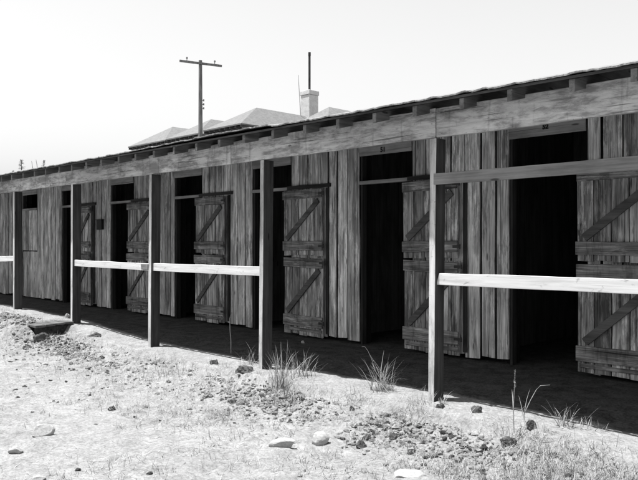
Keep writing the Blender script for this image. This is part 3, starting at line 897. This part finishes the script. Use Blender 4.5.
# ------------------------------------------------------------------ houses behind
def house(px_a, py_a, Xl, Xr, D0, zE, Da, zA, L, label, group='pale hip roofed houses behind the stable'):
    xc = (Xl + Xr) / 2; w = Xr - Xl
    g0 = gz(xc, D0 + 4)
    root = empty('house', (xc, D0 + L / 2, g0)); tag(root, label, 'house', group)
    off = (-xc, -(D0 + L / 2), -g0)
    oh = 0.55
    q = MB(); q.box(Xl + oh, Xr - oh, D0 + oh, D0 + L - oh, g0 - 1, zE - 0.02); q.build('wall', M_HWALL, root, off)
    hr = Da - D0
    th = 0.10
    vs = []
    for dz in (0, th):
        vs += [(Xl, D0, zE + dz), (Xr, D0, zE + dz), (Xr, D0 + L, zE + dz), (Xl, D0 + L, zE + dz), (xc, Da, zA + dz - .0), (xc, D0 + L - hr, zA + dz)]
    top = [(6, 7, 10), (7, 8, 11, 10), (8, 9, 11), (9, 6, 10, 11)]
    bot = [tuple(i - 6 for i in f)[::-1] for f in top]
    side = [(0, 1, 7, 6), (1, 2, 8, 7), (2, 3, 9, 8), (3, 0, 6, 9)]
    q = MB(); q.add(vs, top + bot + side); rf_ = q.build('roof', M_HROOF, root, off)
    n = max(4, round(w / 0.6))
    q = MB(); q.box(-.04, .04, 0.03, oh + .2, -0.16, -0.0)
    sl = (zA - zE) / hr
    t0 = None
    for k in range(n + 1):
        x = Xl + 0.1 + (w - .2) * k / n - xc
        loc = (x, D0 - (D0 + L / 2), zE - g0 + 0.0)
        if t0 is None: t0 = q.build('rafter_tail', M_SHEATH, root, loc)
        else:
            c = t0.copy(); COL.objects.link(c); c.parent = root; c.location = loc
    q = MB(); q.box(Xl + oh + .01, Xr - oh - .01, D0 + oh - .03, D0 + oh - 0.005, zE - 0.6, zE - 0.03); q.build('frieze_board', M_SHEATH, root, off)
    return root, rf_, xc, g0, L, D0
D0 = 30.0
def ratio(px): k = (px - CX) / F; return (-C + A * k) / (A + C * k)
def zm(m, D): return CAMZ + m * D / C
specs = [((172.6, 128), (128, 165), 'house with the lowest looking roof, farthest along behind the utility pole', 0.1835),
         ((211, 120.5), (162, 198), 'house whose roof peak rises just beside the utility pole', 0.1845),
         ((256.5, 109), (203, 241), 'house with the white chimney and iron pipe on its ridge', 0.190)]
hs = []
for (ax, ay), (l, r), lab, m in specs:
    Xl, Xr = X_at(l, D0), X_at(r, D0)
    if hs: Xl = max(Xl, hs[-1][1] + 0.12)
    xc = (Xl + Xr) / 2
    Da = xc / ratio(ax); zA = on_plane(ax, ay, Da).z
    zE = zm(m + (0.0025 if m < .187 else 0), D0)
    print('house', round(Xl, 2), round(Xr, 2), round(Da, 2), round(zE, 2), round(zA, 2))
    hs.append((house(ax, ay, Xl, Xr, D0, zE, max(Da, D0 + 1.2), zA, 16.0, lab), Xr))
ax, ay = 329, 108.5
Da = 33.3; xc = ratio(ax) * Da; zA = on_plane(ax, ay, Da).z
house(ax, ay, xc - 3.1, xc + 3.1, D0, zA - 2.3, Da, zA, 16.0, 'house with only a bright roof peak showing, right of the chimney')
# chimney on the third house
hroot, hroof, hxc, hg0, hL, hD0 = hs[2][0]
yc = hxc / ratio(309.5)
tt = (Vector((hxc, yc, 0)) - Vector((0, 0, 0))).dot(FWD); mpp = tt / F
ztop = CAMZ + (HY - 91.5) * mpp; zbot = CAMZ + (HY - 122) * mpp
coff = (0, yc - (hD0 + hL / 2), -hg0)
q = MB(); cw = 0.5 * 9.0 * mpp / A * 0.98
q.box(-cw, cw, -cw, cw, zbot, ztop - 4.5 * mpp); 
ch = q.build('chimney', M_CHIM, hroof, (hxc, yc, 0), bevel=.03)
q = MB(); q.box(-cw * 1.1, cw * 1.1, -cw * 1.1, cw * 1.1, ztop - 4.4 * mpp, ztop); q.build('chimney_cap', M_CHIM, hroot, (0, yc - (hD0 + hL / 2), -hg0), bevel=.03)
q = MB(); pr = 1.15 * mpp; q.tube([(0, 0, ztop - .2), (0, 0, CAMZ + (HY - 53) * mpp)], [pr, pr], 12)
q.tube([(0, 0, CAMZ + (HY - 56) * mpp), (0, 0, CAMZ + (HY - 52.5) * mpp)], [pr * 1.15, pr * 1.15], 12)
q.build('stovepipe', M_PIPE, hroot, coff)
pm = at_depth(301.3, 114, tt * .985); pm2 = at_depth(298.2, 75, tt * .985)
q = MB(); q.tube([pm - UP * 1.0, pm2], [.05, .025], 6)
q.build('mast', M_HWALL, hroot, (-hxc, -(hD0 + hL / 2), -hg0))

# ------------------------------------------------------------------ utility pole
T = 42.0
top = at_depth(200.4, 60.5, T)
g = gz(top.x, top.y)
up = empty('utility_pole', (top.x, top.y, g)); tag(up, 'wooden utility pole with a single cross arm rising behind the stable roof', 'utility pole')
uo = (-top.x, -top.y, -g)
foot = at_depth(200.6, 241, T)
q = MB(); q.tube([(foot.x, foot.y, g - .5), tuple(top + (foot - top) * .5)[:2] + ((g + top.z) / 2,), top], [.16, .135, .105], 12); q.build('pole', M_POLE, up, uo)
a1, a2 = at_depth(180, 61.4, 41.45), at_depth(222, 66.6, 42.6)
d = (a2 - a1).normalized()
q = MB(); side = d.cross(UP).normalized() * 0.055; u2 = UP * .06; fv = side * 3.0
vs = [a + sgn * side + k * u2 for a in (a1, a2) for sgn, k in ((-1, -1), (1, -1), (1, 1), (-1, 1))]
q.add([v + FWD * -0.12 for v in vs], [(0, 1, 2, 3), (7, 6, 5, 4), (0, 4, 5, 1), (1, 5, 6, 2), (2, 6, 7, 3), (3, 7, 4, 0)])
q.build('cross_arm', M_POLE, up, uo)
for f_ in (0.17, 0.83):
    b = a1.lerp(a2, f_) - FWD * .12
    q = MB(); q.tube([b + UP * .06, b + UP * .17, b + UP * .18, b + UP * .27, b + UP * .29], [.02, .02, .055, .05, .02], 10); q.build('insulator', M_GLASSINS, up, uo)
for py in (100.5, 104.5, 108.5):
    b = at_depth(201.5, py, T)
    q = MB(); q.tube([b, b + RIGHT * .13], [.02, .02], 6); q.tube([b + RIGHT * .13 - UP * .05, b + RIGHT * .13 + UP * .06], [.04, .045], 8); q.build('step_bracket', M_GLASSINS, up, uo)

# ------------------------------------------------------------------ conifers far off
def conifer(px, py, T, wid, label, seed, dens=1.0):
    random.seed(seed)
    tip = at_depth(px, py, T); g = gz(tip.x, tip.y); H = tip.z - g
    root = empty('conifer_tree', (tip.x, tip.y, g)); tag(root, label, 'tree', 'conifers beyond the far end of the stable')
    q = MB(); q.tube([(0, 0, -.3), (0, 0, H * .5), (0, 0, H * .985)], [.17, .1, .02], 8); q.build('trunk', M_BARK, root)
    q = MB(); z = H * .985
    lev = 0
    while z > H * .18:
        f_ = 1 - z / H
        R = wid * (f_ ** .8) * random.uniform(.75, 1.15) + .06
        nb = max(4, int(9 * dens))
        for k in range(nb):
            if random.random() < .28: continue
            an = random.uniform(0, 6.28); L = R * random.uniform(.6, 1.1)
            dirv = Vector((math.cos(an), math.sin(an), random.uniform(-.25, .2)))
            for s_ in range(max(4, int(L / .09))):
                p_ = Vector((0, 0, z)) + dirv * (L * (s_ + .5) / max(4, int(L / .09)))
                for _ in range(3):
                    q.blade(p_ + Vector((random.gauss(0, .03), random.gauss(0, .03), random.gauss(0, .03))), an + random.uniform(-1.3, 1.3), random.uniform(.7, 1.9), random.uniform(.1, .22), .036, .3, 2)
        z -= (.16 + .3 * f_) * random.uniform(.8, 1.2)
    me = bpy.data.meshes.new('crown'); me.from_pydata(q.v, [], q.f); me.update(); me.materials.append(M_NEEDLE)
    link(bpy.data.objects.new('crown', me), root)
conifer(21.5, 159.5, 78, 2.0, 'dark spire topped conifer, most distinct of the treetops over the roof', 5)
conifer(44, 160, 92, 1.7, 'slim conifer tip right of the two leaning bare tops', 6)
conifer(13, 170.5, 90, 1.8, 'lowest conifer tip, barely clearing the roof edge', 7)
def snag(px, py, T, dx, label, seed):
    random.seed(seed)
    tip = at_depth(px, py, T); base = at_depth(px + dx, 241, T); g = gz(base.x, base.y)
    root = empty('bare_tree', (base.x, base.y, g)); tag(root, label, 'tree', 'leaning bare trees beyond the far end of the stable')
    loc = tip - Vector((base.x, base.y, g))
    q = MB(); q.tube([(0, 0, -.3), loc * .5, loc], [.16, .1, .015], 8); q.build('trunk', M_BARK, root)
    q = MB()
    for k in range(26):
        f_ = random.uniform(.45, .97); p_ = loc * f_; an = random.uniform(0, 6.28); L = random.uniform(.2, .7) * (1.15 - f_) + .12
        q.tube([p_, p_ + Vector((math.cos(an) * L * .6, math.sin(an) * L * .6, L * .6))], [.015, .004], 5)
    q.build('crown', M_BARK, root)
snag(31.5, 161, 88, 12, 'leaning bare treetop, lower of the two leaning ones', 11)
snag(36, 159.5, 90, 11, 'leaning bare treetop, higher of the two leaning ones', 12)

# ------------------------------------------------------------------ light
TOSUN = Vector((-0.266 * A, -0.266 * C, 0.964)).normalized()
sun = bpy.data.lights.new('sun', 'SUN'); sun.energy = 5.0; sun.angle = math.radians(0.5); sun.color = (1, 1, 1)
so = bpy.data.objects.new('sun', sun); COL.objects.link(so)
so.rotation_euler = TOSUN.to_track_quat('Z', 'Y').to_euler(); so.location = (-5, 0, 20)
w = bpy.data.worlds.new('World'); scene.world = w; w.use_nodes = True
nt = w.node_tree; nt.nodes.clear()
out = nt.nodes.new('ShaderNodeOutputWorld'); bg = nt.nodes.new('ShaderNodeBackground')
sky = nt.nodes.new('ShaderNodeTexSky'); sky.sky_type = 'NISHITA'; sky.sun_disc = False
sky.sun_elevation = math.asin(TOSUN.z); sky.sun_rotation = math.atan2(TOSUN.x, TOSUN.y)
sky.air_density = 1.3; sky.dust_density = 1.6; sky.ozone_density = 1.0
# blue sensitive black and white film: the sky is seen through its blue content
sep = nt.nodes.new('ShaderNodeSeparateColor'); com = nt.nodes.new('ShaderNodeCombineColor')
nt.links.new(sky.outputs[0], sep.inputs[0])
for i in range(3): nt.links.new(sep.outputs[2], com.inputs[i])
nt.links.new(com.outputs[0], bg.inputs[0]); bg.inputs[1].default_value = 0.085
nt.links.new(bg.outputs[0], out.inputs[0])

# ------------------------------------------------------------------ camera
cam = bpy.data.cameras.new('camera'); co_ = bpy.data.objects.new('camera', cam); COL.objects.link(co_)
cam.sensor_fit = 'HORIZONTAL'; cam.sensor_width = 36.0; cam.lens = 36.0 * F / 638.0
cam.shift_y = (HY - 240.0) / 638.0; cam.clip_start = 0.05; cam.clip_end = 3000
co_.location = CAM
co_.rotation_euler = (math.radians(90), 0, math.atan2(C, A))
scene.camera = co_
vs_ = scene.view_settings
scene.display_settings.display_device = 'sRGB'
vs_.view_transform = 'Standard'; vs_.look = 'None'; vs_.exposure = 1.13; vs_.gamma = 1.0; vs_.use_curve_mapping = False
scene.cycles.max_bounces = 8; scene.cycles.diffuse_bounces = 5
